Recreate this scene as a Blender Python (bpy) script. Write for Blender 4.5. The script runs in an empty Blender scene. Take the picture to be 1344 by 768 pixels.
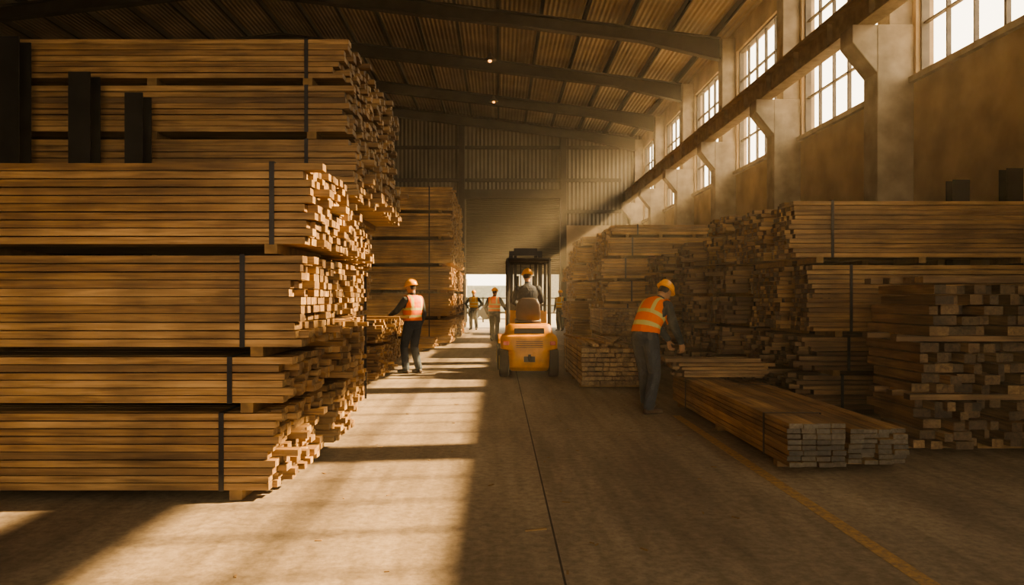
import bpy, math, random
import numpy as np
from mathutils import Vector, Matrix
random.seed(7)
F=960.0; EYE=1.45
scene=bpy.context.scene
try: scene.view_settings.look='AgX - Medium High Contrast'
except Exception: pass
# ------------------------------------------------------------------ materials
def new_mat(name):
    m=bpy.data.materials.new(name); m.use_nodes=True
    nt=m.node_tree; b=nt.nodes['Principled BSDF']
    return m,nt,b
def plain(name,col,rough=0.6,metal=0.0,noise=0.25,scale=6.0,bump=0.0,emit=None,es=0):
    m,nt,b=new_mat(name)
    tc=nt.nodes.new('ShaderNodeTexCoord'); n=nt.nodes.new('ShaderNodeTexNoise')
    n.inputs['Scale'].default_value=scale; n.inputs['Detail'].default_value=6
    nt.links.new(tc.outputs['Object'],n.inputs['Vector'])
    r=nt.nodes.new('ShaderNodeValToRGB')
    r.color_ramp.elements[0].position=0.3; r.color_ramp.elements[1].position=0.7
    r.color_ramp.elements[0].color=[c*(1-noise) for c in col]+[1]
    r.color_ramp.elements[1].color=[min(1,c*(1+noise)) for c in col]+[1]
    nt.links.new(n.outputs['Fac'],r.inputs['Fac']); nt.links.new(r.outputs['Color'],b.inputs['Base Color'])
    b.inputs['Roughness'].default_value=rough; b.inputs['Metallic'].default_value=metal
    if bump>0:
        bp=nt.nodes.new('ShaderNodeBump'); bp.inputs['Strength'].default_value=bump; bp.inputs['Distance'].default_value=0.02
        nt.links.new(n.outputs['Fac'],bp.inputs['Height']); nt.links.new(bp.outputs['Normal'],b.inputs['Normal'])
    if emit:
        b.inputs['Emission Color'].default_value=list(emit)+[1]; b.inputs['Emission Strength'].default_value=es
    return m
def wood(name,axis,cols,end=False):
    m,nt,b=new_mat(name); L=nt.links.new
    tc=nt.nodes.new('ShaderNodeTexCoord'); geo=nt.nodes.new('ShaderNodeNewGeometry')
    mp=nt.nodes.new('ShaderNodeMapping')
    s=[22,22,22]
    if not end: s[0 if axis=='X' else 1]=1.1
    mp.inputs['Scale'].default_value=s
    off=nt.nodes.new('ShaderNodeVectorMath'); off.operation='SCALE'; off.inputs[0].default_value=(37,51,73)
    L(geo.outputs['Random Per Island'],off.inputs['Scale'])
    add=nt.nodes.new('ShaderNodeVectorMath'); add.operation='ADD'
    L(tc.outputs['Object'],mp.inputs['Vector']); L(mp.outputs['Vector'],add.inputs[0]); L(off.outputs['Vector'],add.inputs[1])
    n=nt.nodes.new('ShaderNodeTexNoise'); n.inputs['Scale'].default_value=1.3; n.inputs['Detail'].default_value=6; n.inputs['Distortion'].default_value=0.6; n.inputs['Roughness'].default_value=0.6
    L(add.outputs['Vector'],n.inputs['Vector'])
    gr=nt.nodes.new('ShaderNodeValToRGB')
    gr.color_ramp.elements[0].position=0.34; gr.color_ramp.elements[0].color=(0.34,0.30,0.25,1)
    gr.color_ramp.elements[1].position=0.62; gr.color_ramp.elements[1].color=(1.0,1.0,1.0,1)
    L(n.outputs['Fac'],gr.inputs['Fac'])
    mx=nt.nodes.new('ShaderNodeValToRGB'); e=mx.color_ramp.elements
    k=len(cols); e[0].position=0; e[0].color=list(cols[0])+[1]; e[1].position=1; e[1].color=list(cols[-1])+[1]
    for i in range(1,k-1):
        q_=e.new(i/(k-1)); q_.color=list(cols[i])+[1]
    L(geo.outputs['Random Per Island'],mx.inputs['Fac'])
    mul=nt.nodes.new('ShaderNodeMixRGB'); mul.blend_type='MULTIPLY'; mul.inputs['Fac'].default_value=0.9
    L(mx.outputs['Color'],mul.inputs['Color1']); L(gr.outputs['Color'],mul.inputs['Color2'])
    n2=nt.nodes.new('ShaderNodeTexNoise'); n2.inputs['Scale'].default_value=1.9; n2.inputs['Detail'].default_value=5
    L(tc.outputs['Object'],n2.inputs['Vector'])
    r2=nt.nodes.new('ShaderNodeValToRGB'); r2.color_ramp.elements[0].position=0.38; r2.color_ramp.elements[0].color=(0.45,0.43,0.40,1); r2.color_ramp.elements[1].position=0.6
    L(n2.outputs['Fac'],r2.inputs['Fac'])
    m2=nt.nodes.new('ShaderNodeMixRGB'); m2.blend_type='MULTIPLY'; m2.inputs['Fac'].default_value=0.7
    L(mul.outputs['Color'],m2.inputs['Color1']); L(r2.outputs['Color'],m2.inputs['Color2'])
    L(m2.outputs['Color'],b.inputs['Base Color'])
    b.inputs['Roughness'].default_value=0.6
    bp=nt.nodes.new('ShaderNodeBump'); bp.inputs['Strength'].default_value=0.4; bp.inputs['Distance'].default_value=0.004
    L(n.outputs['Fac'],bp.inputs['Height']); L(bp.outputs['Normal'],b.inputs['Normal'])
    return m
STRAP=plain('steel_strap',(0.03,0.03,0.035),0.45,0.6)
SKID=plain('skid_wood',(0.20,0.12,0.05),0.8,0,0.3,12)
WOOD={}
G_S=[(0.27,0.15,0.06),(0.44,0.26,0.11),(0.33,0.19,0.075),(0.50,0.31,0.14),(0.40,0.235,0.098),(0.22,0.13,0.058),(0.36,0.21,0.09)]
G_E=[(0.12,0.072,0.04),(0.43,0.28,0.135),(0.22,0.135,0.065),(0.50,0.34,0.17),(0.15,0.095,0.05),(0.36,0.225,0.10),(0.27,0.16,0.075)]
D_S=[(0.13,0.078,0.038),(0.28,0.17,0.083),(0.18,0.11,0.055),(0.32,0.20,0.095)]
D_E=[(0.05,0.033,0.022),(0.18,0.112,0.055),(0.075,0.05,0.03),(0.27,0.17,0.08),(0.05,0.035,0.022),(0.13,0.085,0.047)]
A_E=[(0.15,0.13,0.10),(0.07,0.06,0.048),(0.20,0.165,0.12),(0.11,0.09,0.07)]
P_S=[tuple(min(.8,c*1.5) for c in t) for t in G_S]; P_E=[tuple(min(.8,c*1.4) for c in t) for t in G_E]  # pine tones raised to paint light and haze onto the far stacks
for ax in 'XY':
    gs=wood('pine_side_'+ax,ax,G_S); ds=wood('aged_side_'+ax,ax,D_S)
    WOOD['gold',ax]=(gs, wood('pine_end_'+ax,ax,G_E,True))
    WOOD['mixed',ax]=(gs, wood('weathered_end_'+ax,ax,D_E,True))
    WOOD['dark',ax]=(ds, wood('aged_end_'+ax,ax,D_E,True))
    WOOD['grey',ax]=(gs, wood('grey_end_'+ax,ax,A_E,True))
WOOD['lit','X']=(wood('lit_pine_side','X',P_S),wood('lit_pine_end','X',P_E,True))
STEEL=plain('dark_steel',(0.03,0.027,0.025),0.5,0.7,0.3,4)
BEAM=plain('roof_steel',(0.05,0.038,0.028),0.6,0.3,0.3,3)
CONC=plain('column_concrete',(0.30,0.245,0.18),0.85,0,0.3,3,0.3)
PLAST=plain('wall_plaster',(0.42,0.31,0.19),0.9,0,0.3,1.3,0.5)
FRAMEM=plain('window_frame_paint',(0.10,0.08,0.06),0.6,0.2)
BLACK=plain('black_rubber',(0.015,0.015,0.015),0.75,0,0.2,20)
def corrugated(name,col,axis='X',scale=4.0):
    m=plain(name,col,0.55,0.35,0.3,0.8)
    nt=m.node_tree; b=nt.nodes['Principled BSDF']
    tc=nt.nodes.new('ShaderNodeTexCoord'); w=nt.nodes.new('ShaderNodeTexWave'); w.bands_direction=axis; w.inputs['Scale'].default_value=scale
    bp=nt.nodes.new('ShaderNodeBump'); bp.inputs['Strength'].default_value=0.8; bp.inputs['Distance'].default_value=0.04
    nt.links.new(tc.outputs['Object'],w.inputs['Vector']); nt.links.new(w.outputs['Fac'],bp.inputs['Height']); nt.links.new(bp.outputs['Normal'],b.inputs['Normal'])
    return m
CORR=corrugated('corrugated_siding',(0.15,0.13,0.10),'X',1.6)
ROOFM=corrugated('roof_sheet',(0.30,0.225,0.14),'X',2.2)
SLAT=plain('shutter_steel',(0.13,0.115,0.09),0.5,0.3,0.15,1)
# ------------------------------------------------------------------ mesh builder
class MB:
    def __init__(s): s.v=[]; s.f=[]; s.m=[]
    def hexa(s,p,mi=0,ends=None,axis='X'):
        b=len(s.v); s.v+=p
        fs=[(0,3,2,1),(4,5,6,7),(0,1,5,4),(1,2,6,5),(2,3,7,6),(3,0,4,7)]
        for k,f in enumerate(fs):
            s.f.append(tuple(b+i for i in f))
            mm=mi
            if ends is not None and ((axis=='X' and k in (3,5)) or (axis=='Y' and k in (2,4))): mm=ends
            s.m.append(mm)
    def box(s,x0,x1,y0,y1,z0,z1,mi=0,ends=None,axis='X',ang=0):
        p=[(x0,y0,z0),(x1,y0,z0),(x1,y1,z0),(x0,y1,z0),(x0,y0,z1),(x1,y0,z1),(x1,y1,z1),(x0,y1,z1)]
        if ang:
            cx,cy=(x0+x1)/2,(y0+y1)/2; c,sn=math.cos(ang),math.sin(ang)
            p=[(cx+(a-cx)*c-(b-cy)*sn,cy+(a-cx)*sn+(b-cy)*c,z) for a,b,z in p]
        s.hexa(p,mi,ends,axis)
    def rings(s,R,n=16,mi=0):
        b=len(s.v)
        for c,u,v,ru,rv in R:
            for i in range(n):
                a=2*math.pi*i/n; q=Vector(c)+Vector(u)*(ru*math.cos(a))+Vector(v)*(rv*math.sin(a)); s.v.append(tuple(q))
        for k in range(len(R)-1):
            for i in range(n):
                j=(i+1)%n; s.f.append((b+k*n+i,b+k*n+j,b+(k+1)*n+j,b+(k+1)*n+i)); s.m.append(mi)
        s.f.append(tuple(b+i for i in reversed(range(n)))); s.m.append(mi)
        e=b+(len(R)-1)*n; s.f.append(tuple(e+i for i in range(n))); s.m.append(mi)
    def capsule(s,a,b,ra,rb,n=12,mi=0):
        a=Vector(a); b=Vector(b); d=(b-a); 
        if d.length<1e-6: d=Vector((0,0,1e-4))
        d=d.normalized(); u=d.orthogonal().normalized(); v=d.cross(u)
        R=[]
        for t in (80,50,25): R.append((a-d*ra*math.sin(math.radians(t)),u,v,ra*math.cos(math.radians(t)),ra*math.cos(math.radians(t))))
        R.append((a,u,v,ra,ra)); R.append((b,u,v,rb,rb))
        for t in (25,50,80): R.append((b+d*rb*math.sin(math.radians(t)),u,v,rb*math.cos(math.radians(t)),rb*math.cos(math.radians(t))))
        s.rings(R,n,mi)
    def cyl(s,a,b,r,n=20,mi=0,r2=None):
        a=Vector(a); b=Vector(b); d=(b-a).normalized(); u=d.orthogonal().normalized(); v=d.cross(u)
        s.rings([(a,u,v,r,r),(b,u,v,r2 or r,r2 or r)],n,mi)
    def ell(s,c,ax,ay,az,rx,ry,rz,n=16,mi=0):
        c=Vector(c); R=[]
        for t in (-82,-60,-35,-12,12,35,60,82):
            tt=math.radians(t); R.append((c+az*rz*math.sin(tt),ax,ay,rx*math.cos(tt),ry*math.cos(tt)))
        s.rings(R,n,mi)
    def obj(s,name,mats,parent=None,smooth=False,bevel=0,loc=None,rot=0):
        me=bpy.data.meshes.new(name); me.from_pydata([tuple(x) for x in s.v],[],s.f)
        for m in mats: me.materials.append(m)
        me.polygons.foreach_set('material_index',s.m)
        if smooth: me.polygons.foreach_set('use_smooth',[True]*len(s.f))
        me.update(); o=bpy.data.objects.new(name,me); scene.collection.objects.link(o)
        if parent: o.parent=parent
        if loc: o.location=loc
        if rot: o.rotation_euler[2]=rot
        if bevel:
            md=o.modifiers.new('bevel','BEVEL'); md.width=bevel; md.segments=2; md.limit_method='ANGLE'
        return o
def empty(name,loc=(0,0,0),rz=0):
    e=bpy.data.objects.new(name,None); e.location=loc; e.rotation_euler[2]=rz; scene.collection.objects.link(e); return e
X=Vector((1,0,0)); Y=Vector((0,1,0)); Z=Vector((0,0,1))
# ------------------------------------------------------------------ shell
XR=7.05; XL=-20.0; YB=36.0; YF=-7.0; EAVE=9.4; RX=-8.0; SL=0.125
def roofz(x): return EAVE+(XR-max(x,RX))*SL if x>=RX else EAVE+(XR-RX)*SL-(RX-x)*SL
# floor
m,nt,b=new_mat('dusty_concrete_floor'); L=nt.links.new
tc=nt.nodes.new('ShaderNodeTexCoord')
n1=nt.nodes.new('ShaderNodeTexNoise'); n1.inputs['Scale'].default_value=0.55; n1.inputs['Detail'].default_value=9; n1.inputs['Roughness'].default_value=0.65
mp=nt.nodes.new('ShaderNodeMapping'); mp.inputs['Scale'].default_value=(1.6,0.5,1)
L(tc.outputs['Object'],mp.inputs['Vector']); L(mp.outputs['Vector'],n1.inputs['Vector'])
r=nt.nodes.new('ShaderNodeValToRGB'); r.color_ramp.elements[0].position=0.32; r.color_ramp.elements[1].position=0.7
r.color_ramp.elements[0].color=(0.14,0.108,0.077,1); r.color_ramp.elements[1].color=(0.35,0.28,0.20,1)
L(n1.outputs['Fac'],r.inputs['Fac'])
n3=nt.nodes.new('ShaderNodeTexNoise'); n3.inputs['Scale'].default_value=16; n3.inputs['Detail'].default_value=9; n3.inputs['Roughness'].default_value=0.75
L(tc.outputs['Object'],n3.inputs['Vector'])
r3=nt.nodes.new('ShaderNodeValToRGB'); r3.color_ramp.elements[0].position=0.36; r3.color_ramp.elements[0].color=(0.5,0.47,0.42,1); r3.color_ramp.elements[1].position=0.6
L(n3.outputs['Fac'],r3.inputs['Fac'])
mm=nt.nodes.new('ShaderNodeMixRGB'); mm.blend_type='MULTIPLY'; mm.inputs['Fac'].default_value=0.85
L(r.outputs['Color'],mm.inputs['Color1']); L(r3.outputs['Color'],mm.inputs['Color2'])
mp2=nt.nodes.new('ShaderNodeMapping'); mp2.inputs['Scale'].default_value=(5,0.35,1); mp2.inputs['Rotation'].default_value=(0,0,0.12)
n4=nt.nodes.new('ShaderNodeTexNoise'); n4.inputs['Scale'].default_value=1.4; n4.inputs['Detail'].default_value=5
L(tc.outputs['Object'],mp2.inputs['Vector']); L(mp2.outputs['Vector'],n4.inputs['Vector'])
r4=nt.nodes.new('ShaderNodeValToRGB'); r4.color_ramp.elements[0].position=0.33; r4.color_ramp.elements[0].color=(0.6,0.58,0.54,1); r4.color_ramp.elements[1].position=0.55
L(n4.outputs['Fac'],r4.inputs['Fac'])
m5=nt.nodes.new('ShaderNodeMixRGB'); m5.blend_type='MULTIPLY'; m5.inputs['Fac'].default_value=0.6
L(mm.outputs['Color'],m5.inputs['Color1']); L(r4.outputs['Color'],m5.inputs['Color2']); L(m5.outputs['Color'],b.inputs['Base Color'])
b.inputs['Roughness'].default_value=0.7
bp=nt.nodes.new('ShaderNodeBump'); bp.inputs['Strength'].default_value=0.5; bp.inputs['Distance'].default_value=0.008
L(n3.outputs['Fac'],bp.inputs['Height']); L(bp.outputs['Normal'],b.inputs['Normal'])
FLOORM=m
q=MB(); q.box(XL,XR+0.3,YF,YB+0.3,-0.2,0); q.obj('floor',[FLOORM])
q=MB(); q.box(-150,150,YB+0.3,200,-0.25,-0.02); q.box(XR+0.3,150,-60,YB+0.3,-0.25,-0.02); q.box(-150,XR+0.3,-60,YF,-0.25,-0.02)
q.obj('yard_ground',[plain('yard_gravel',(0.22,0.2,0.16),0.9,0,0.2,2)])
JM=plain('joint_dark',(0.04,0.03,0.022),0.9)
q=MB(); q.box(0.33,0.342,YF,YB,0.0,0.0015); 
for yy in (7.9,20.0,28.0): q.box(XL,XR,yy,yy+0.008,0.0,0.001)
q.obj('floor_joint',[JM])
# worn yellow line
m,nt,b=new_mat('worn_yellow_paint'); L=nt.links.new
tc=nt.nodes.new('ShaderNodeTexCoord'); n=nt.nodes.new('ShaderNodeTexNoise'); n.inputs['Scale'].default_value=20; n.inputs['Detail'].default_value=9; n.inputs['Roughness'].default_value=0.75
L(tc.outputs['Object'],n.inputs['Vector']); r=nt.nodes.new('ShaderNodeValToRGB')
r.color_ramp.elements[0].position=0.36; r.color_ramp.elements[0].color=(0.18,0.13,0.08,1); r.color_ramp.elements[1].position=0.66; r.color_ramp.elements[1].color=(0.46,0.27,0.09,1)
L(n.outputs['Fac'],r.inputs['Fac']); L(r.outputs['Color'],b.inputs['Base Color']); b.inputs['Roughness'].default_value=0.8
q=MB(); q.box(2.13,2.23,YF,9.0,0,0.002); q.obj('floor_line_marking',[m])
# right wall
cols=[YB-0.0-4.667*k for k in range(0,10)]   # 36 ... -6
SILL=5.2; WTOP=8.75
q=MB(); q.box(XR,XR+0.3,YF,YB+0.3,0,SILL); q.box(XR,XR+0.3,YF,YB+0.3,WTOP,EAVE+0.05)
for c in cols: q.box(XR,XR+0.3,c-0.3,c+0.3,SILL,WTOP)
q.box(XR,XR+0.3,YF,cols[-1]-0.3,SILL,WTOP)
q.obj('wall_right',[PLAST])
q=MB(); q.box(XR-0.1,XR,YF,YB,SILL-0.1,SILL); q.obj('trim_1',[CONC])
for i in range(len(cols)-1):
    y1=cols[i]-0.3; y0=cols[i+1]+0.3; q=MB(); t=0.05
    xa,xb=XR+0.1,XR+0.17
    q.box(xa-0.03,xb+0.03,y0,y0+t,SILL,WTOP); q.box(xa-0.03,xb+0.03,y1-t,y1,SILL,WTOP)
    q.box(xa-0.03,xb+0.03,y0,y1,SILL,SILL+t); q.box(xa-0.03,xb+0.03,y0,y1,WTOP-t,WTOP)
    for k in range(1,6):
        yy=y0+(y1-y0)*k/6; w=0.03 if k!=3 else 0.05; q.box(xa,xb,yy-w/2,yy+w/2,SILL,WTOP)
    for k in range(1,4):
        zz=SILL+(WTOP-SILL)*k/4; w=0.03 if k!=2 else 0.07; q.box(xa,xb,y0,y1,zz-w/2,zz+w/2)
    q.obj('window_%d'%(i+1),[FRAMEM])
# columns with corbels
for c in cols:
    q=MB(); xa=XR-0.62
    q.box(xa,XR,c-0.24,c+0.24,0,6.1); q.box(xa+0.22,XR,c-0.2,c+0.2,6.1,EAVE-0.2)
    p=[(xa-0.42,c-0.23,5.8),(xa+0.02,c-0.23,5.25),(xa+0.02,c+0.23,5.25),(xa-0.42,c+0.23,5.8),(xa-0.42,c-0.23,6.1),(xa+0.02,c-0.23,6.1),(xa+0.02,c+0.23,6.1),(xa-0.42,c+0.23,6.1)]
    q.hexa(p)
    q.obj('concrete_column',[CONC],bevel=0.015)
q=MB(); xc=XR-0.8
q.box(xc-0.15,xc+0.15,YF,YB,6.1,6.14); q.box(xc-0.03,xc+0.03,YF,YB,6.14,6.56); q.box(xc-0.17,xc+0.17,YF,YB,6.56,6.62); q.box(xc-0.035,xc+0.035,YF,YB,6.62,6.72)
yy=YF+0.5
while yy<YB: q.box(xc-0.13,xc+0.13,yy,yy+0.015,6.14,6.56); yy+=1.55
q.obj('crane_rail_beam',[plain('crane_beam_paint',(0.36,0.28,0.18),0.6,0.1)])
# back wall with door opening
DX0,DX1,DZ=-1.62,2.95,6.3
q=MB()
q.box(XL,DX0,YB,YB+0.15,0,8.6); q.box(DX1,XR+0.3,YB,YB+0.15,0,8.6); q.box(DX0,DX1,YB,YB+0.15,DZ,8.6)
q.hexa([(XL,YB,8.6),(RX,YB,8.6),(RX,YB+0.15,8.6),(XL,YB+0.15,8.6),(XL,YB,roofz(XL)),(RX,YB,roofz(RX)),(RX,YB+0.15,roofz(RX)),(XL,YB+0.15,roofz(XL))])
q.hexa([(RX,YB,8.6),(XR+0.3,YB,8.6),(XR+0.3,YB+0.15,8.6),(RX,YB+0.15,8.6),(RX,YB,roofz(RX)),(XR+0.3,YB,roofz(XR)),(XR+0.3,YB+0.15,roofz(XR)),(RX,YB+0.15,roofz(RX))])
q.obj('wall_back',[CORR])
q=MB()
for cx in (-12.5,-6.2,DX0-0.2,DX1+0.2):
    q.box(cx-0.14,cx+0.14,YB-0.3,YB-0.02,0,roofz(cx)-0.4)
for zz in (7.15,8.75,5.6,4.0,2.4):
    for a,b_ in ((XL,-12.64),(-12.36,-6.34),(-6.06,DX0-0.34),(DX1+0.34,6.0)): q.box(a,b_,YB-0.12,YB-0.02,zz,zz+0.16)
    if zz>6.5: q.box(DX0-0.06,DX1+0.06,YB-0.12,YB-0.02,zz,zz+0.16)
q.box(DX0-0.06,DX1+0.06,YB-0.28,YB-0.02,DZ,DZ+0.45)
q.obj('trim_2',[BEAM])
q=MB(); q.box(DX1+0.36,6.4,YB-0.2,YB-0.13,0,5.0); q.obj('trim_3',[PLAST])
q=MB(); z=2.7; yb=YB-0.10
while z<DZ-0.1:
    p=[(DX0,yb,z),(DX1,yb,z),(DX1,yb+0.05,z),(DX0,yb+0.05,z),(DX0,yb-0.025,z+0.05),(DX1,yb-0.025,z+0.05),(DX1,yb+0.05,z+0.05),(DX0,yb+0.05,z+0.05)]
    q.hexa(p); p=[(a,b_,c+0.05) for a,b_,c in p]; 
    p[0]=(DX0,yb-0.025,z+0.05); p[1]=(DX1,yb-0.025,z+0.05); p[4]=(DX0,yb,z+0.098); p[5]=(DX1,yb,z+0.098); q.hexa(p); z+=0.1
q.box(DX0,DX1,yb-0.03,yb+0.06,2.6,2.7)
q.obj('door_1',[SLAT])
# left + front walls
q=MB(); q.box(XL-0.15,XL,YF,YB,0,roofz(XL)+0.1); q.obj('wall_left',[CORR])
OX0,OX1,OZ=-3.5,6.6,6.4  # unseen opening behind the camera, added and sized to let in fill light
q=MB(); q.box(XL,OX0,YF-0.15,YF,0,9.4); q.box(OX1,XR+0.3,YF-0.15,YF,0,EAVE); q.box(OX0,OX1,YF-0.15,YF,OZ,9.4)
q.hexa([(XL,YF-.15,9.4),(RX,YF-.15,9.4),(RX,YF,9.4),(XL,YF,9.4),(XL,YF-.15,roofz(XL)),(RX,YF-.15,roofz(RX)),(RX,YF,roofz(RX)),(XL,YF,roofz(XL))])
q.hexa([(RX,YF-.15,9.4),(XR,YF-.15,9.38),(XR,YF,9.38),(RX,YF,9.4),(RX,YF-.15,roofz(RX)),(XR,YF-.15,roofz(XR)),(XR,YF,roofz(XR)),(RX,YF,roofz(RX))])
q.obj('wall_front',[CORR])
# roof
q=MB(); ya,yb=YF-0.2,YB+0.4
for a,c in ((XL-0.2,RX),(RX,XR+0.4)):
    za=roofz(a) if a<=RX else roofz(RX); zc=roofz(c) if c<=XR else roofz(XR)-0.05
    q.hexa([(a,ya,za),(c,ya,zc),(c,yb,zc),(a,yb,za),(a,ya,za+.12),(c,ya,zc+.12),(c,yb,zc+.12),(a,yb,za+.12)])
q.obj('ceiling',[ROOFM])
q=MB(); x=XR-0.6
while x>XL+0.3:
    z=roofz(x); q.box(x-0.03,x+0.03,YF,YB,z-0.2,z-0.005); q.box(x-0.03,x+0.06,YF,YB,z-0.2,z-0.185); x-=1.3
q.obj('roof_purlins',[BEAM])
for c in cols:
    q=MB(); yy=c if c<35 else c-0.35
    def raft(a,b_,da,db):
        za,zb=roofz(a)-0.2,roofz(b_)-0.2
        for (y0,y1,t0,t1) in ((yy-0.015,yy+0.015,0,1),(yy-0.13,yy+0.13,0,0.07),(yy-0.13,yy+0.13,1,1.07)):
            if t0==0 and t1==1: A=(za,za-da,zb,zb-db)
            elif t0==0: A=(za,za-0.04,zb,zb-0.04)
            else: A=(za-da,za-da-0.04,zb-db,zb-db-0.04)
            q.hexa([(a,y0,A[1]),(b_,y0,A[3]),(b_,y1,A[3]),(a,y1,A[1]),(a,y0,A[0]),(b_,y0,A[2]),(b_,y1,A[2]),(a,y1,A[0])])
    raft(XL,-17,0.7,0.36); raft(-17,RX,0.36,0.42); raft(RX,4.2,0.42,0.36); raft(4.2,XR-0.42,0.36,0.62)
    q.obj('roof_rafter',[BEAM])
# ------------------------------------------------------------------ lumber
def bundle(mb,x0,x1,y0,y1,z0,z1,axis='X',bt=0.055,bws=(0.09,0.11,0.14),jit=0.05,big=0.08,straps=(),skid=0.07,gap=0.007,latj=0.006,skids=None):
    """boards : mats 0 side,1 end,2 strap,3 skid"""
    nz=max(1,round((z1-z0)/bt)); h=(z1-z0)/nz
    la,lb=(x0,x1) if axis=='X' else (y0,y1); da,db=(y0,y1) if axis=='X' else (x0,x1)
    for k in range(nz):
        z=z0+k*h; d=da; lo=random.uniform(-latj,latj)
        while d<db-0.04:
            w=random.choice(bws)
            if d+w>db-0.04: w=db-d
            def j():
                r=random.uniform(-jit,jit)
                if random.random()<0.12: r+=random.uniform(-big,big)
                return r
            a=la+j(); c=lb+j(); e=d+lo+random.uniform(-latj,latj)*0.5
            g=gap*random.uniform(0.6,1.5)
            if axis=='X': mb.box(a,c,e,e+w-0.006,z,z+h-g,0,1,'X')
            else: mb.box(e,e+w-0.006,a,c,z,z+h-g,0,1,'Y')
            d+=w
    for s in straps:
        o=0.012; w=0.018
        if axis=='X':
            mb.box(s-w,s+w,y0-o,y0-o+0.003,z0-0.005,z1+0.003,2); mb.box(s-w,s+w,y1+o,y1+o+0.003,z0-0.005,z1+0.003,2); mb.box(s-w,s+w,y0-o,y1+o,z1,z1+0.003,2)
        else:
            mb.box(x0-o,x0-o+0.003,s-w,s+w,z0-0.005,z1+0.003,2); mb.box(x1+o,x1+o+0.003,s-w,s+w,z0-0.005,z1+0.003,2); mb.box(x0-o,x1+o,s-w,s+w,z1,z1+0.003,2)
    if skid>0:
        L_=lb-la
        for s in (skids or (la+0.35,(la+lb)/2,lb-0.35)):
            if axis=='X': mb.box(s-0.045,s+0.045,y0+0.0,y1-0.0,z0-skid,z0-0.001,3)
            else: mb.box(x0,x1,s-0.045,s+0.045,z0-skid,z0-0.001,3)
def fin(mb,name,tone,axis,par): 
    a,b_=WOOD[tone,axis]; return mb.obj(name,[a,b_,STRAP,SKID],par)
# --- left front stack (row A)
st=empty('lumber_stack')
rowsA=[(0.075,0.63,-1.60,-1.98),(0.70,1.03,-1.52,-1.92),(1.10,1.76,-1.45,-1.83),(1.835,2.42,-1.35,-1.62)]
for i,(z0,z1,xe,sx) in enumerate(rowsA):
    q=MB(); bundle(q,-6.5,xe,5.22,6.5,z0,z1,'X',jit=0.055,big=0.1,straps=(sx,-5.6),skid=0.07,bt=0.058,skids=(xe-0.28,-3.9,-6.2)); fin(q,'bundle_%d'%(i+1),'gold','X',st)
posts=[((0,33),52),((97,125),98),((170,193),125)]
for (pa,pb),ty in posts:
    yy=6.72; xa=(pa-655)*yy/F; xb=(pb-655)*yy/F; zt=EYE+(391-ty)*yy/F; q=MB()
    q.box(xa,xb,yy-0.09,yy-0.075,0,zt); q.box(xa,xb,yy+0.075,yy+0.09,0,zt); q.box((xa+xb)/2-0.008,(xa+xb)/2+0.008,yy-0.08,yy+0.08,0,zt)
    q.box(xa-0.03,xb+0.03,yy-0.12,yy+0.12,0,0.012)
    q.obj('steel_post',[STEEL])
st=empty('lumber_stack')
rowsB=[(0.075,0.62),(0.69,1.22),(1.29,1.80),(1.87,2.36),(2.43,2.96),(3.03,3.47),(3.54,3.90)]
n=0
for ri,(ya,yb_) in enumerate(((6.95,7.95),(8.0,9.0),(9.05,10.0))):
    for i,(z0,z1) in enumerate(rowsB):
        xe=-1.55-0.12*ri+random.uniform(-0.05,0.05)
        if i>=4: xe=-1.44+random.uniform(-0.04,0.04)
        if i==4: xe+=0.09
        if i<3: xe-=0.04*ri
        dz=random.uniform(-0.01,0.03) if i==6 else 0
        n+=1; q=MB(); bundle(q,-5.25 if i>4 else -6.3,xe,ya,yb_,z0,z1+dz,'X',jit=0.06,big=0.14,straps=(-1.83,),bt=0.058,skids=(xe-0.35,-4.7,-3.3)); fin(q,'bundle_%d'%n,'gold','X',st)
# --- low open stack beside first worker
st=empty('lumber_stack'); q=MB(); bundle(q,-5.5,-2.08,12.3,13.4,0.08,0.62,'X',jit=0.08,big=0.15); bundle(q,-5.5,-2.05,12.3,13.4,0.69,1.08,'X',jit=0.1,big=0.2,bt=0.05); fin(q,'bundle_1','gold','X',st)
q=MB(); q.box(-3.4,-1.75,12.75,12.88,1.082,1.12,0,1,'X',0.10); q.box(-3.3,-1.6,13.1,13.22,1.082,1.12,0,1,'X',-0.04); q.box(-3.2,-1.72,13.9,14.0,1.07,1.10,0,1,'X',0.06); fin(q,'loose_boards','gold','X',st)
q=MB(); bundle(q,-5.2,-2.1,13.6,14.6,0.08,1.07,'X',jit=0.09); fin(q,'bundle_2','gold','X',st)
st=empty('lumber_stack')
for i in range(6):
    q=MB(); bundle(q,-6.4,-2.1+random.uniform(-.05,.05),10.3,11.6,0.08+i*0.45,0.46+i*0.45,'X',jit=0.05); fin(q,'bundle_%d'%(i+1),'gold','X',st)
# --- middle left stack
st=empty('lumber_stack'); n=0
for (ya,yb_) in ((22.0,24.9),(25.1,28.2)):
    z=0.1
    for i in range(6):
        n+=1; h=0.70; q=MB(); xe=-1.42+random.uniform(-.05,.05); bundle(q,-6.6,xe,ya,yb_,z,z+h,'X',bt=0.075,bws=(0.14,0.18),jit=0.06,straps=(-2.1,),skid=0.09,gap=0.012); fin(q,'bundle_%d'%n,'lit','X',st); z+=h+0.1
st=empty('lumber_stack'); q=MB(); bundle(q,-3.4,-1.75,19.6,20.6,0.1,0.36,'X'); bundle(q,-3.6,-2.2,19.6,20.6,0.44,0.72,'X'); fin(q,'bundle_1','lit','X',st)
st=empty('lumber_stack')
for i in range(2):
    q=MB(); bundle(q,-6.2,-2.3,15.6,17.2,0.1+i*0.5,0.5+i*0.5,'X',jit=0.06); fin(q,'bundle_%d'%(i+1),'gold','X',st)
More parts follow.
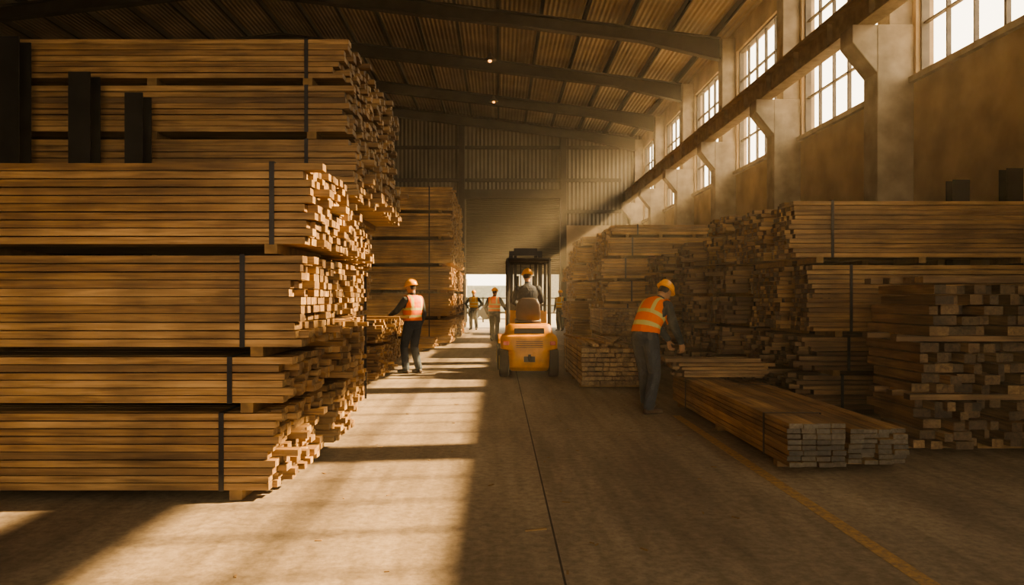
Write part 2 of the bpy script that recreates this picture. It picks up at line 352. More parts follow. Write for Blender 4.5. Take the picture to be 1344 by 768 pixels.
# --- right: long pair in the foreground (C)
st=empty('plank_bundle'); q=MB(); bundle(q,2.38,2.86,6.02,10.0,0.06,0.42,'Y',bt=0.045,bws=(0.12,0.12),jit=0.014,big=0.03,straps=(6.55,9.3),gap=0.006,skid=0.055,skids=(6.3,8.0,9.7)); fin(q,'bundle_1','grey','Y',st)
q=MB(); bundle(q,2.93,3.42,6.12,9.9,0.06,0.36,'Y',bt=0.045,bws=(0.12,0.12),jit=0.03,big=0.06,straps=(9.2,),skid=0.055,skids=(6.4,8.0,9.6)); fin(q,'bundle_2','grey','Y',st)
q=MB(); bundle(q,2.33,3.5,9.45,9.97,0.425,0.61,'X',bt=0.045,bws=(0.12,),jit=0.08,skid=0)
q.box(2.16,3.4,9.50,9.64,0.612,0.66,0,1,'X'); q.box(2.18,3.3,9.70,9.84,0.612,0.66,0,1,'X',0.02); fin(q,'bundle_3','gold','X',st)
# --- B bundle beside forklift
st=empty('plank_bundle'); q=MB(); bundle(q,1.30,2.30,11.5,14.6,0.08,0.66,'Y',bt=0.072,bws=(0.09,0.12),jit=0.03,big=0.06,straps=(12.1,14.0),gap=0.012); fin(q,'bundle_1','gold','Y',st)
q=MB()
for k in range(7):
    x=1.4+k*0.12; q.box(x,x+0.10,11.9+random.uniform(-.3,.3),14.3+random.uniform(-.4,.4),0.662,0.70,0,1,'Y',random.uniform(-.06,.06))
q.box(1.5,1.61,12.0,14.2,0.702,0.74,0,1,'Y',0.2); q.box(1.9,2.01,11.7,13.2,0.702,0.74,0,1,'Y',-0.25); fin(q,'loose_boards','gold','Y',st)
st=empty('plank_bundle'); q=MB(); bundle(q,2.15,3.1,15.0,17.0,0.08,0.66,'Y',jit=0.03); bundle(q,2.12,3.0,15.0,17.0,0.72,1.22,'Y',jit=0.03,straps=(15.4,)); fin(q,'bundle_1','gold','Y',st)
# --- E near right dark messy pile
st=empty('timber_pile')
for i,(xa,xb) in enumerate(((3.86,4.5),(4.56,5.3),(5.36,6.2))):
    for j,(z0,z1) in enumerate(((0.07,0.52),(0.58,1.05),(1.11,1.58))):
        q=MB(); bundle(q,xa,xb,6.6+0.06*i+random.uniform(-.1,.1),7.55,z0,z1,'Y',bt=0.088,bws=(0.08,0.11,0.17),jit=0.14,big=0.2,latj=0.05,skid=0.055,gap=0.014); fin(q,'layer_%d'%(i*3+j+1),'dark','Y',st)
q=MB()
for k in range(5):
    y=6.6+k*0.19; a=3.72+random.uniform(-.12,.15); q.box(a,a+random.uniform(0.7,2.2),y,y+0.13,1.585,1.64,0,1,'X',random.uniform(-.05,.05))
for z_ in (0.525,1.055):
    for k in range(3): q.box(3.68+random.uniform(-.1,.1),5.0,6.62+k*0.3,6.72+k*0.3,z_,z_+0.05,0,1,'X')
fin(q,'loose_boards','dark','X',st)
# --- F big right stack
st=empty('lumber_stack'); n=0
for ri,(ya,yb_) in enumerate(((9.0,9.58),(9.84,11.0))):
    for (z0,z1,xe) in ((0.08,0.50,3.72),(0.56,0.97,3.8),(1.04,1.86,3.83),(1.95,2.65,3.6)):
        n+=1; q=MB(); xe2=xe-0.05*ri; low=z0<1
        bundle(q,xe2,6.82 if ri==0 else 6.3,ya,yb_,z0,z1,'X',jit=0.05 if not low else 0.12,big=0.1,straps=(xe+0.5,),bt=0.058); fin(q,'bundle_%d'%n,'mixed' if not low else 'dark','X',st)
for px,ty,yy in ((1257,237,9.7),(1327,222,9.7)):
    xx=(px-655)*yy/F; zt=EYE+(391-ty)*yy/F; q=MB(); w=0.11
    q.box(xx-w,xx+w,yy-0.08,yy-0.065,0,zt); q.box(xx-w,xx+w,yy+0.065,yy+0.08,0,zt); q.box(xx-0.008,xx+0.008,yy-0.07,yy+0.07,0,zt); q.box(xx-w-.02,xx+w+.02,yy-.1,yy+.1,0,0.012)
    q.obj('steel_post',[STEEL])
# --- G, H
n=0
for ri,(ya,yb_,xe,zt) in enumerate(((11.5,12.7,3.62,2.75),(12.9,14.0,3.45,2.6),(14.9,16.6,3.35,2.35))):
    z=0.08; st=empty('lumber_stack')
    while z<zt-0.2:
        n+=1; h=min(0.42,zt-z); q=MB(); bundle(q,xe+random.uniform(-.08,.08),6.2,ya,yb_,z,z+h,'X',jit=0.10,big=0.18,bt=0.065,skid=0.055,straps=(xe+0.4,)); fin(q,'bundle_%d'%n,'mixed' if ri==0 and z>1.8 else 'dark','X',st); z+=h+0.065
# --- I, J far right
st=empty('lumber_stack'); n=0
z=0.08
for i,(xe,h) in enumerate(((2.75,0.6),(2.6,0.55),(2.7,0.5),(2.55,0.5),(2.72,0.45),(2.85,0.25))):
    n+=1; q=MB(); bundle(q,xe,5.2,18.2,21.0,z,z+h,'X',bt=0.075,bws=(0.14,),jit=0.07,straps=(xe+0.6,),gap=0.012); fin(q,'bundle_%d'%n,'lit','X',st); z+=h+0.07
st=empty('lumber_stack'); z=0.08
for i,(xe,h) in enumerate(((2.45,0.6),(2.35,0.6),(2.5,0.55),(2.4,0.5),(2.6,0.5),(2.75,0.3))):
    n+=1; q=MB(); bundle(q,xe,5.6,24.0,27.0,z,z+h,'X',bt=0.09,bws=(0.18,),jit=0.07,gap=0.015); fin(q,'bundle_%d'%n,'lit','X',st); z+=h+0.07
st=empty('lumber_stack'); z=0.08
for i in range(5):
    q=MB(); bundle(q,3.6,6.1,29.0,30.8,z,z+0.6,'X',bt=0.09,bws=(0.18,),gap=0.015); fin(q,'bundle_%d'%(i+1),'gold','X',st); z+=0.67
# debris
q=MB()
for k in range(60):
    x=random.uniform(-1.5,2.2); y=random.uniform(3.2,12); s=random.uniform(0.01,0.035); q.box(x,x+s*1.8,y,y+s*0.5,0,0.005,0,None,'X',random.uniform(0,3))
q.box(0.16,0.30,4.55,4.565,0,0.01,0,None,'X',0.3)
q.obj('wood_debris',[SKID])
# pendant lamps
LAMPM=plain('lamp_shade',(0.10,0.07,0.04),0.5,0.5); BULB=plain('lamp_bulb',(1,0.6,0.2),0.4,emit=(1.0,0.38,0.08),es=4)
for px,py,yy in ((643,80,22.6),(648,134,29.5)):
    xx=(px-655)*yy/F; zz=EYE+(391-py)*yy/F; q=MB()
    q.cyl((xx,yy,zz+0.22),(xx,yy,roofz(xx)-0.01),0.012,8); q.rings([((xx,yy,zz+0.02),X,Y,0.2,0.2),((xx,yy,zz+0.07),X,Y,0.15,0.15),((xx,yy,zz+0.16),X,Y,0.06,0.06),((xx,yy,zz+0.26),X,Y,0.04,0.04)],20)
    q.ell((xx,yy,zz),X,Y,Z,0.06,0.06,0.05,12,1)
    q.obj('pendant_lamp',[LAMPM,BULB],smooth=True)
# ------------------------------------------------------------------ forklift
fk=empty('forklift',(0.545,13.1,0))
ORG=plain('forklift_yellow',(0.52,0.215,0.022),0.45,0.0,0.3,5)
DRK=plain('forklift_dark',(0.02,0.018,0.016),0.5,0.3)
SEATM=plain('seat_vinyl',(0.04,0.022,0.016),0.55)
RED=plain('tail_light',(0.35,0.03,0.01),0.3); RIM=plain('wheel_rim',(0.45,0.28,0.06),0.5,0.3)
def prof(mb,pts,x0,x1,mi=0):
    b=len(mb.v); n=len(pts)
    for x in (x0,x1):
        for y,z in pts: mb.v.append((x,y,z))
    mb.f.append(tuple(b+i for i in range(n))); mb.m.append(mi); mb.f.append(tuple(b+n+i for i in reversed(range(n)))); mb.m.append(mi)
    for i in range(n):
        j=(i+1)%n; mb.f.append((b+i,b+n+i,b+n+j,b+j)); mb.m.append(mi)
q=MB()
def srings(mb,levels,mi=0,n=40,e=0.35):
    b=len(mb.v)
    for (z,cx,cy,rx,ry) in levels:
        for i in range(n):
            a=2*math.pi*i/n; c,s=math.cos(a),math.sin(a)
            mb.v.append((cx+rx*math.copysign(abs(c)**e,c),cy+ry*math.copysign(abs(s)**e,s),z))
    for k in range(len(levels)-1):
        for i in range(n):
            j=(i+1)%n; mb.f.append((b+k*n+i,b+k*n+j,b+(k+1)*n+j,b+(k+1)*n+i)); mb.m.append(mi)
    mb.f.append(tuple(b+i for i in reversed(range(n)))); mb.m.append(mi); e_=b+(len(levels)-1)*n; mb.f.append(tuple(e_+i for i in range(n))); mb.m.append(mi)
srings(q,[(0.13,0,0.42,0.34,0.34),(0.2,0,0.40,0.37,0.39),(0.50,0,0.39,0.38,0.40),(0.53,0,0.37,0.515,0.37),(0.70,0,0.37,0.52,0.37),(0.76,0,0.38,0.50,0.36),(0.80,0,0.42,0.44,0.34),(0.93,0,0.46,0.41,0.32),(0.97,0,0.48,0.38,0.29)])
q.obj('counterweight',[ORG],fk,smooth=True,bevel=0.01)
q=MB(); q.box(-0.27,0.27,0.085,0.12,0.80,0.90); q.box(-0.10,0.10,-0.02,0.05,0.30,0.40)
for k in range(4): q.box(-0.24,0.24,-0.008,0.02,0.56+k*0.035,0.57+k*0.035)
q.cyl((0,-0.04,0.32),(0,-0.04,0.44),0.025); q.obj('rear_grille',[DRK],fk)
q=MB(); 
for sx in (-1,1): q.box(sx*0.42-0.05,sx*0.42+0.05,-0.012,0.03,0.60,0.67)
q.obj('tail_lights',[RED],fk,bevel=0.006)
q=MB(); q.box(-0.48,0.48,0.72,1.75,0.22,0.46); q.box(-0.52,0.52,0.8,1.25,0.44,0.5); prof(q,[(0.5,0.5),(1.15,0.5),(1.15,0.9),(1.0,0.96),(0.5,0.96)],-0.40,0.40); prof(q,[(1.62,0.45),(1.8,0.45),(1.78,1.15),(1.68,1.2)],-0.42,0.42)
for sx in (-1,1): prof(q,[(1.35,0.55),(1.45,0.72),(1.85,0.72),(1.95,0.55)],sx*0.5-0.07,sx*0.5+0.07)
q.obj('chassis',[ORG],fk,bevel=0.015)
def wheel(mb,x,y,r,w):
    mb.rings([((x-w/2,y,r),Y,Z,r*0.9,r*0.9),((x-w/2+0.02,y,r),Y,Z,r,r),((x+w/2-0.02,y,r),Y,Z,r,r),((x+w/2,y,r),Y,Z,r*0.9,r*0.9)],28,0)
    mb.cyl((x-w/2-0.008,y,r),(x+w/2+0.008,y,r),r*0.5,20,1)
q=MB(); 
for sx in (-1,1): wheel(q,sx*0.45,0.36,0.26,0.18); wheel(q,sx*0.49,1.62,0.30,0.2)
q.obj('wheels',[BLACK,RIM],fk)
q=MB()
def bar(a,b_,r=0.028,mi=0): q.cyl(a,b_,r,8,mi)
for sx in (-1,1):
    bar((sx*0.38,0.35,0.94),(sx*0.38,0.42,2.14),0.034); bar((sx*0.38,1.72,1.1),(sx*0.38,1.5,2.14),0.03); bar((sx*0.38,0.38,2.15),(sx*0.38,1.55,2.15),0.038)
bar((-0.38,0.4,2.15),(0.38,0.4,2.15),0.038); bar((-0.38,1.53,2.15),(0.38,1.53,2.15),0.035)
for k in range(1,8): q.box(-0.37,0.37,0.4+k*0.14-0.008,0.4+k*0.14+0.008,2.13,2.17)
q.obj('overhead_guard',[DRK],fk)
q=MB()
for sx in (-1,1):
    q.box(sx*0.30-0.04,sx*0.30+0.04,1.93,2.06,0.1,2.38); q.box(sx*0.21-0.03,sx*0.21+0.03,1.97,2.10,0.12,2.46)
    q.cyl((sx*0.16,1.95,0.3),(sx*0.16,1.95,1.9),0.025,12); q.box(sx*0.10-0.01,sx*0.10+0.01,1.96,1.98,0.4,2.2)
    q.box(sx*0.24-0.05,sx*0.24+0.05,2.2,3.2,0.05,0.09); q.box(sx*0.24-0.05,sx*0.24+0.05,2.2,2.24,0.05,0.6)
for z in (0.3,1.2,2.32): q.box(-0.34,0.34,1.92,1.99,z,z+0.09)
q.box(-0.24,0.24,1.98,2.09,2.40,2.47); q.box(-0.45,0.45,2.12,2.18,0.25,0.31); q.box(-0.45,0.45,2.12,2.18,0.55,0.61)
for k in range(6): q.box(-0.4+k*0.16-0.01,-0.4+k*0.16+0.01,2.13,2.16,0.6,1.3)
q.box(-0.42,0.42,2.12,2.17,1.28,1.32); q.box(-0.3,0.3,1.7,1.95,0.25,0.4)
q.obj('mast_and_forks',[DRK],fk)
q=MB(); q.box(-0.24,0.24,0.62,1.08,0.96,1.05)
q.rings([((0,0.62,1.03),X,Y,0.22,0.05),((0,0.58,1.15),X,Y,0.235,0.055),((0,0.55,1.32),X,Y,0.22,0.05),((0,0.53,1.42),X,Y,0.17,0.04),((0,0.53,1.45),X,Y,0.1,0.025)],24)
q.obj('seat',[SEATM],fk,smooth=True)
q=MB(); c=Vector((0,1.32,1.24)); ax=Vector((0,-0.45,0.9)).normalized(); u=X; v=ax.cross(u)
pr=[c+u*0.16*math.cos(t*math.pi/12)+v*0.16*math.sin(t*math.pi/12) for t in range(24)]
for i in range(24): q.capsule(pr[i],pr[(i+1)%24],0.012,0.012,6)
q.cyl(c,(0,1.62,0.75),0.02,10); q.capsule(c-u*0.15,c+u*0.15,0.01,0.01,6); q.obj('steering_wheel',[DRK],fk,smooth=True)
# ------------------------------------------------------------------ people
SKIN=plain('skin',(0.36,0.19,0.11),0.55,0,0.1,20)
BOOT=plain('boot_leather',(0.04,0.025,0.018),0.6)
HAIR=plain('hair_dark',(0.02,0.014,0.01),0.8)
def cloth(name,col,bd=0.03):
    m=plain(name,col,0.85,0,0.25,9,0.0); nt=m.node_tree; b=nt.nodes['Principled BSDF']
    tc=nt.nodes.new('ShaderNodeTexCoord'); n=nt.nodes.new('ShaderNodeTexNoise'); n.inputs['Scale'].default_value=11; n.inputs['Distortion'].default_value=1.0
    mp=nt.nodes.new('ShaderNodeMapping'); mp.inputs['Scale'].default_value=(1,1,0.6)
    bp=nt.nodes.new('ShaderNodeBump'); bp.inputs['Strength'].default_value=0.9; bp.inputs['Distance'].default_value=bd
    nt.links.new(tc.outputs['Object'],mp.inputs['Vector']); nt.links.new(mp.outputs['Vector'],n.inputs['Vector']); nt.links.new(n.outputs['Fac'],bp.inputs['Height']); nt.links.new(bp.outputs['Normal'],b.inputs['Normal']); return m
JEAN=cloth('work_trousers',(0.026,0.038,0.054)); SHIRT=cloth('work_shirt',(0.032,0.04,0.044)); SHIRT2=cloth('work_shirt_dark',(0.016,0.02,0.03),0.015)
HAT=plain('hard_hat_plastic',(0.78,0.34,0.03),0.3,0,0.06,3)
def vestmat(name,base,stripe):
    m,nt,b=new_mat(name); L=nt.links.new
    at=nt.nodes.new('ShaderNodeAttribute'); at.attribute_name='torso'
    sp=nt.nodes.new('ShaderNodeSeparateXYZ'); L(at.outputs['Vector'],sp.inputs[0])
    def M(op,a,b_=None,c=None):
        n=nt.nodes.new('ShaderNodeMath'); n.operation=op
        for i,x in enumerate((a,b_,c)):
            if x is None: continue
            if isinstance(x,(int,float)): n.inputs[i].default_value=x
            else: L(x,n.inputs[i])
        return n.outputs[0]
    u=M('ABSOLUTE',sp.outputs[0]); z=sp.outputs[1]
    h1=M('COMPARE',z,1.10,0.024); h2=M('COMPARE',z,1.24,0.024)
    v1=M('MULTIPLY',M('COMPARE',u,0.105,0.022),M('GREATER_THAN',z,1.24))
    s=M('MAXIMUM',M('MAXIMUM',h1,h2),v1)
    mx=nt.nodes.new('ShaderNodeMixRGB'); mx.inputs['Color1'].default_value=list(base)+[1]; mx.inputs['Color2'].default_value=list(stripe)+[1]
    L(s,mx.inputs['Fac']); L(mx.outputs['Color'],b.inputs['Base Color']); b.inputs['Roughness'].default_value=0.75
    tc=nt.nodes.new('ShaderNodeTexCoord'); n=nt.nodes.new('ShaderNodeTexNoise'); n.inputs['Scale'].default_value=9
    bp=nt.nodes.new('ShaderNodeBump'); bp.inputs['Strength'].default_value=0.7; bp.inputs['Distance'].default_value=0.02
    L(tc.outputs['Object'],n.inputs['Vector']); L(n.outputs['Fac'],bp.inputs['Height']); L(bp.outputs['Normal'],b.inputs['Normal'])
    return m
VEST=vestmat('hi_vis_vest',(0.72,0.15,0.02),(0.50,0.46,0.18)); VESTY=vestmat('hi_vis_vest_yellow',(0.70,0.36,0.04),(0.6,0.58,0.35))
def ik(a,c,l1,l2,pole):
    a=Vector(a); c=Vector(c); d=c-a; L_=d.length; mx=(l1+l2)*0.998
    if L_>mx: c=a+d*(mx/L_); d=c-a; L_=mx
    x=(l1*l1-l2*l2+L_*L_)/(2*L_); h=math.sqrt(max(0,l1*l1-x*x)); dn=d.normalized(); p=Vector(pole); p=(p-dn*p.dot(dn))
    p=p.normalized() if p.length>1e-4 else dn.orthogonal(); return a+dn*x+p*h, c
def human(name,loc,heading,lean=0,pel=(0,0,0.93),feet=((-.1,0,0),(.1,0,0)),toe=(0.15,-0.15),wr=((-.24,.05,.88),(.24,.05,.88)),handdir=(None,None),curl=0.35,head=(0,0),vox=0.007,vest=VEST,shirt=SHIRT,skin=SKIN,kneepole=(0,1,0.1),side=0,elbow=None):
    root=empty(name,loc,heading); pel=Vector(pel); segs=[]; q=MB()
    S=[]; p=pel+Vector((0,0,-0.09)); z=0.84
    while z<1.80:
        t=min(1,max(0,(z-0.92)/0.32)); t=t*t*(3-2*t); a=lean*t; s2=side*t
        w=Vector((math.sin(s2),math.sin(a)*math.cos(s2),math.cos(a)*math.cos(s2))).normalized(); S.append((z,p.copy(),w)); p=p+w*0.01; z+=0.01
    def sp(z): return S[min(len(S)-1,max(0,int(round((z-0.84)/0.01))))]
    def fr(z):
        _,p,w=sp(z); u=(X-w*X.dot(w)).normalized(); return p,u,w.cross(u),w
    def tp(x,y,z): p,u,v,w=fr(z); return p+u*x+v*y
    R=[]
    for z,rx,ry,yo in ((.85,.13,.10,0),(.88,.17,.125,0),(.94,.187,.138,-.01),(1.02,.182,.132,0),(1.10,.175,.126,0.005),(1.20,.182,.13,0.005),(1.30,.197,.138,0.0),(1.37,.202,.134,-.005),(1.42,.188,.115,-.01),(1.46,.14,.092,-.01),(1.49,.08,.068,-.005),(1.51,.06,.055,0)):
        p,u,v,w=fr(z); R.append((p+v*yo,u,v,rx,ry))
    q.rings(R,24)
    segs.append((fr(.88)[0],fr(.99)[0],.14,.14,0)); segs.append((fr(1.05)[0],fr(1.42)[0],.14,.14,1))
    for sx in (-1,1): segs.append((tp(sx*.07,0,1.06),tp(sx*.07,0,1.42),.13,.13,1)); segs.append((tp(sx*.07,0,.9),tp(sx*.07,0,.99),.13,.13,0))
    def limb(a,b_,ra,rb,lab,mid=None):
        if mid: m_=(Vector(a)+Vector(b_))/2; q.capsule(a,m_,ra,mid,14); q.capsule(m_,b_,mid,rb,14)
        else: q.capsule(a,b_,ra,rb,14)
        segs.append((Vector(a),Vector(b_),ra,rb,lab))
    limb(tp(0,0,1.45),tp(0,0.005,1.57),.062,.056,2)
    hp,hu,hv,hw=fr(1.56); yaw,nod=head
    Rm=Matrix.Rotation(yaw,3,hw); hu=Rm@hu; hv=Rm@hv; Rn=Matrix.Rotation(-nod,3,hu); hv=Rn@hv; hw2=Rn@hw
    def H(x,y,z): return hp+hu*x+hv*y+hw2*z
    hc=H(0,0.02,0.10)
    q.ell(hc,hu,hv,hw2,.077,.097,.108,20); q.ell(H(0,0.045,0.045),hu,hv,hw2,.055,.062,.065,16); q.ell(H(0,0.088,0.0),hu,hv,hw2,.028,.022,.02,10)
    q.capsule(H(0,0.112,0.10),H(0,0.133,0.072),.008,.014,8); q.capsule(H(-.03,.098,.115),H(.03,.098,.115),.014,.014,8); q.capsule(H(-.02,.108,.038),H(.02,.108,.038),.007,.007,8)
    for sx in (-1,1): q.ell(H(sx*.08,0.01,0.09),hu,hv,hw2,.010,.02,.032,10)
    segs.append((H(0,0,.09),H(0,.05,.06),.09,.07,2))
    for k,sx in enumerate((-1,1)):
        sh=tp(sx*.192,-.005,1.405); pole=elbow[k] if elbow else (sx*.4,-1,-.2); el,wrp=ik(sh,wr[k],.29,.26,pole)
        limb(sh,el,.070,.057,1,mid=.064); limb(el,wrp,.057,.042,1,mid=.050)
        d=handdir[k]; d=Vector(d).normalized() if d else (wrp-el).normalized()
        inward=Vector((-sx,0.2,0)); nrm=(inward-d*inward.dot(d)).normalized(); lat=d.cross(nrm); 
        if lat.dot(Y+Z*0.5)<0: lat=-lat
        w0=wrp+d*0.01
        limb(wrp-d*0.02,wrp+d*0.03,.028,.027,2)
        q.rings([(w0,lat,nrm,.026,.02),(w0+d*.03,lat,nrm,.036,.02),(w0+d*.07,lat,nrm,.043,.017),(w0+d*.095,lat,nrm,.041,.014),(w0+d*.10,lat,nrm,.03,.01)],14)
        segs.append((w0,w0+d*.1,.035,.035,2))
        for fi,(lo,ln) in enumerate(((.033,.078),(.0115,.088),(-.0115,.082),(-.033,.064))):
            p=w0+d*.09+lat*lo; ang=curl*.5; dd=d
            for ph in range(3):
                dd=(d*math.cos(ang)+nrm*math.sin(ang)+lat*(lo*2.0)).normalized(); l=ln*(.42,.32,.26)[ph]; q.capsule(p,p+dd*l,.0092-ph*.0008,.0086-ph*.0008,8); segs.append((p,p+dd*l,.012,.012,2)); p=p+dd*l; ang+=curl
        p=w0+d*.03+lat*.03; dd=(d*.65+lat*.6+nrm*.35).normalized(); q.capsule(p,p+dd*.045,.014,.011,8); segs.append((p,p+dd*.045,.015,.012,2)); p2=p+dd*.045; dd=(d*.85+lat*.25+nrm*.4).normalized(); q.capsule(p2,p2+dd*.033,.011,.0095,8); segs.append((p2,p2+dd*.033,.014,.012,2))
    for k,sx in enumerate((-1,1)):
        hip=pel+Vector((sx*.095,0,0)); ft=Vector(feet[k]); an=ft+Vector((0,0,.10)); kn,an=ik(hip,an,.44,.415,Vector(kneepole))
        limb(hip,kn,.108,.078,0,mid=.094); limb(kn,an,.078,.068,0,mid=.076)
        ta=toe[k]; fd=Vector((-math.sin(ta),math.cos(ta),0)); fl=Vector((math.cos(ta),math.sin(ta),0)); base=Vector((an.x,an.y,an.z-.10))
        q.rings([(base+fd*-.075+Z*.035,fl,Z,.03,.03),(base+fd*-.06+Z*.04,fl,Z,.04,.04),(base+fd*.0+Z*.05,fl,Z,.044,.05),(base+fd*.08+Z*.042,fl,Z,.046,.042),(base+fd*.14+Z*.035,fl,Z,.05,.035),(base+fd*.185+Z*.03,fl,Z,.042,.03),(base+fd*.205+Z*.026,fl,Z,.022,.02)],14)
        segs.append((base+fd*-.05+Z*.03,base+fd*.18+Z*.03,.045,.045,3)); q.capsule(base+Z*.05,base+Z*.12,.045,.045,12); segs.append((base+Z*.04,base+Z*.07,.05,.05,3))
    o=q.obj('tmp',[]); md=o.modifiers.new('r','REMESH'); md.mode='VOXEL'; md.voxel_size=vox; sm=o.modifiers.new('s','SMOOTH'); sm.factor=.5; sm.iterations=3
    dg=bpy.context.evaluated_depsgraph_get(); me=bpy.data.meshes.new_from_object(o.evaluated_get(dg)); bpy.data.objects.remove(o)
    me.name='body'; nv=len(me.vertices); co=np.empty(nv*3); me.vertices.foreach_get('co',co); co=co.reshape(-1,3)
    best=np.full(nv,1e9); lab=np.zeros(nv,int)
    for a,b_,ra,rb,l in segs:
        a=np.array(a); d=np.array(b_)-a; t=np.clip((co-a)@d/max(1e-9,d@d),0,1); dist=np.linalg.norm(co-a-t[:,None]*d,axis=1)-(ra+(rb-ra)*t); mk=dist<best; best[mk]=dist[mk]; lab[mk]=l
    SP=np.array([list(s[1]) for s in S]); zt=np.zeros(nv); uu=np.zeros(nv); bd=np.full(nv,1e9)
    for i,s in enumerate(S):
        if s[0]>1.52: break
        w=s[2]; u=(X-w*X.dot(w)).normalized(); dd=co-SP[i]; dist=np.linalg.norm(dd,axis=1); mk=dist<bd; bd[mk]=dist[mk]; zt[mk]=s[0]; 
        uu[mk]=(dd@np.array(u))[mk]; zt[mk]+=(dd@np.array(w))[mk]
    hh=(co-np.array(H(0,0,0))); hz=hh@np.array(hw2); hy=hh@np.array(hv); hx=hh@np.array(hu)
    lab[(lab==2)&(hz>.05)&(hz<.3)&(np.abs(hx)<.1)&(hy<0.0-0.2*(0.1-hz))&(hy>-.12)]=4
    lab[(lab==2)&(np.abs(hz-.093)<.007)&(np.abs(np.abs(hx)-.03)<.011)&(hy>.07)&(hy<.14)]=4
    tors=(lab==0)&(zt>1.0)&(bd<.25); lab[tors&(np.abs(uu)<.2)&(zt>1.01)]=1
    nf=len(me.polygons); nl=len(me.loops); lv=np.empty(nl,dtype=int); me.loops.foreach_get('vertex_index',lv); ls=np.empty(nf,dtype=int); me.polygons.foreach_get('loop_start',ls)
    me.materials.clear()
    for m_ in (JEAN,shirt,skin,BOOT,HAIR): me.materials.append(m_)
    fl_=lab[lv[ls]]; me.polygons.foreach_set('material_index',fl_.astype(np.int32)); me.polygons.foreach_set('use_smooth',[True]*nf); me.update()
    bo=bpy.data.objects.new('body',me); scene.collection.objects.link(bo); bo.parent=root
    if vest:
        nm=np.empty(nv*3); me.vertices.foreach_get('normal',nm); nm=nm.reshape(-1,3)
        vs=(lab==1)&(zt>0.97)&(zt<1.49)&(np.abs(uu)<.188)&(bd<.25)
        polys=[tuple(p.vertices) for p in me.polygons]; keep=[p for p in polys if all(vs[i] for i in p)]
        used=sorted({i for p in keep for i in p}); mpn={v:i for i,v in enumerate(used)}
        vm=bpy.data.meshes.new('vest'); vm.from_pydata([tuple(co[i]+nm[i]*0.014) for i in used],[],[tuple(mpn[i] for i in p) for p in keep])
        at=vm.attributes.new('torso','FLOAT_VECTOR','POINT'); at.data.foreach_set('vector',np.array([[uu[i],zt[i],0] for i in used],dtype=np.float32).ravel())
        vm.materials.append(vest); vm.polygons.foreach_set('use_smooth',[True]*len(keep)); vm.update()
        vo=bpy.data.objects.new('hi_vis_vest',vm); scene.collection.objects.link(vo); vo.parent=root
        s_=vo.modifiers.new('sm','SMOOTH'); s_.iterations=2; s_=vo.modifiers.new('so','SOLIDIFY'); s_.thickness=.008; s_.offset=1
    q=MB(); R=[]
    for t in range(0,90,11):
        tt=math.radians(t); R.append((H(0,.015,.135)+hw2*.115*math.sin(tt),hu,hv,.104*math.cos(tt),.125*math.cos(tt)))
    q.rings(R,28); q.rings([(H(0,.02,.128),hu,hv,.112,.14),(H(0,.02,.138),hu,hv,.112,.14)],28)
    q.rings([(H(0,.115,.120),hu,hv,.075,.05),(H(0,.11,.134),hu,hv,.08,.055)],20)
    for k in range(8):
        a=math.radians(15+k*18.5); a2=math.radians(15+(k+1)*18.5)
        q.capsule(H(0,.015+.127*math.cos(a),.135+.117*math.sin(a)),H(0,.015+.127*math.cos(a2),.135+.117*math.sin(a2)),.010,.010,8)
    q.obj('hard_hat',[HAT],root,smooth=True)
    return root
D=math.radians
human('worker_standing',(-1.66,14.06,0),D(48),feet=((-.12,.06,0),(.11,-.05,0)),wr=((-.20,.42,1.12),(.27,.10,.90)),head=(D(25),D(8)),vox=.0065,elbow=((-.6,-.6,-.5),(.5,-1,0)),curl=.5)
human('worker_bending',(1.90,9.34,0),D(-55),lean=D(38),pel=(0,-.05,.925),feet=((-.19,.16,0),(.17,-.16,0)),wr=((-.04,.52,.80),(.17,.47,.80)),handdir=((.0,.3,-1),(-.05,.3,-1)),head=(0,D(-4)),vox=.0055,curl=.6,kneepole=(0,1,0))
human('worker_walking',(-.16,24.4,0),D(-15),lean=D(3),pel=(0,0,.92),feet=((-.14,.22,0),(.12,-.2,0)),wr=((-.27,.08,.93),(.36,.22,1.02)),head=(D(-20),0),vox=.009)
human('worker_standing',(-1.15,33.3,0),D(170),feet=((-.13,0,0),(.13,0,0)),wr=((-.24,.12,1.0),(.24,.12,1.0)),vox=.012,vest=VESTY,elbow=((-1,-.4,0),(1,-.4,0)))
human('worker_standing',(2.72,32.4,0),D(150),wr=((-.24,.12,.9),(.24,.12,.9)),vox=.012,vest=VESTY)
human('forklift_driver',(0.545,13.92,0),0,lean=D(4),pel=(0,0,1.14),feet=((-.13,.62,.50),(.13,.62,.50)),wr=((-.16,.40,1.30),(.16,.40,1.30)),vox=.008,vest=None,shirt=SHIRT2,head=(D(8),D(5)),kneepole=(0,.6,1),elbow=((-1,-.3,-.6),(1,-.3,-.6)),curl=.8)
# ------------------------------------------------------------------ exterior bits beyond the door
q=MB(); q.box(-14,-3,62,70,0,3.2); q.box(1,14,75,84,0,4.2); q.obj('yard_shed',[plain('yard_shed_wall',(0.3,0.28,0.22),0.8)])
q=MB()
for k in range(14): q.box(-6+k,-5.92+k,44,44.08,-0.02,1.5)
for z_ in (0.5,0.95,1.4): q.box(-6,7,44.0,44.06,z_,z_+0.07)
q.obj('yard_fence',[STEEL])
q=MB(); q.box(-2.2,0.6,50,52.2,0.5,2.3); q.box(0.7,1.9,50.1,52.1,0.45,2.0)
for xx in (-1.7,-0.9,1.3): q.cyl((xx,49.95,0.42),(xx,52.2,0.42),0.44,20,1)
q.box(-2.2,1.8,50.2,52,0.4,0.6,1)
q.obj('delivery_truck',[plain('truck_paint',(0.4,0.42,0.36),0.4),BLACK],bevel=0.03)
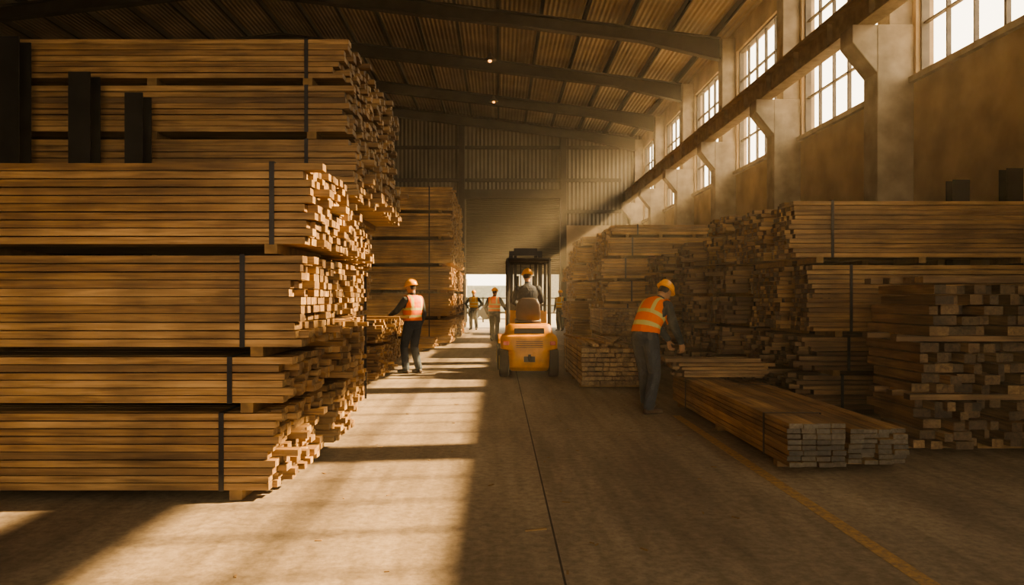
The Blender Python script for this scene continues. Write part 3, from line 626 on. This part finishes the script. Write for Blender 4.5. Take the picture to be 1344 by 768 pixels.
# ------------------------------------------------------------------ haze
def haze(name,x0,x1,y0,y1,z0,z1,den):
    m=bpy.data.materials.new(name); m.use_nodes=True; nt=m.node_tree; nt.nodes.clear()
    o=nt.nodes.new('ShaderNodeOutputMaterial'); v=nt.nodes.new('ShaderNodeVolumePrincipled'); v.inputs['Density'].default_value=den; v.inputs['Color'].default_value=(1,0.90,0.70,1); v.inputs['Anisotropy'].default_value=0.2
    nt.links.new(v.outputs['Volume'],o.inputs['Volume']); q=MB(); q.box(x0,x1,y0,y1,z0,z1); return q.obj('dust_haze',[m])
haze('sawdust_haze',XL+0.05,XR-0.001,YF+0.05,YB-0.001,0.004,10.9,0.0026)
haze('sawdust_haze_far',-1.3,XR-0.01,17.0,YB-0.4,0.01,9.2,0.0035)
# ------------------------------------------------------------------ light
sd=bpy.data.lights.new('sun','SUN'); sd.energy=34; sd.color=(1.0,0.68,0.34); sd.angle=D(1.1); so=bpy.data.objects.new('sun',sd); scene.collection.objects.link(so)
so.rotation_euler=Vector((-1.4,-0.2,-1.0)).to_track_quat('-Z','Y').to_euler()
w=bpy.data.worlds.new('sky'); scene.world=w; w.use_nodes=True; bg=w.node_tree.nodes['Background']; bg.inputs['Color'].default_value=(1.0,0.85,0.62,1); bg.inputs['Strength'].default_value=5.0
# sky portals only guide sky sampling through the openings, they emit nothing themselves
try:
    def portal(loc,sx,sy,rot):
        pl=bpy.data.lights.new('sky_portal','AREA'); pl.shape='RECTANGLE'; pl.size=sx; pl.size_y=sy; pl.cycles.is_portal=True
        po=bpy.data.objects.new('sky_portal',pl); po.location=loc; po.rotation_euler=rot; scene.collection.objects.link(po)
    portal(((OX0+OX1)/2,YF-0.1,OZ/2),OX1-OX0,OZ,Vector((0,1,0)).to_track_quat('-Z','Z').to_euler())
    for i in range(len(cols)-1): portal((XR+0.28,(cols[i]+cols[i+1])/2,(SILL+WTOP)/2),WTOP-SILL,4.07,(0,math.pi/2,0))
    portal(((DX0+DX1)/2,YB+0.14,1.35),DX1-DX0,2.7,Vector((0,-1,0)).to_track_quat('-Z','Z').to_euler())
except Exception as ex: print(ex)
# ------------------------------------------------------------------ camera
cd=bpy.data.cameras.new('camera'); cd.sensor_width=36; cd.lens=F*36/1344; cd.shift_x=17/1344; cd.shift_y=7/1344; cd.clip_end=500
co=bpy.data.objects.new('camera',cd); co.location=(0,0,EYE); co.rotation_euler=(math.pi/2,0,0); scene.collection.objects.link(co); scene.camera=co
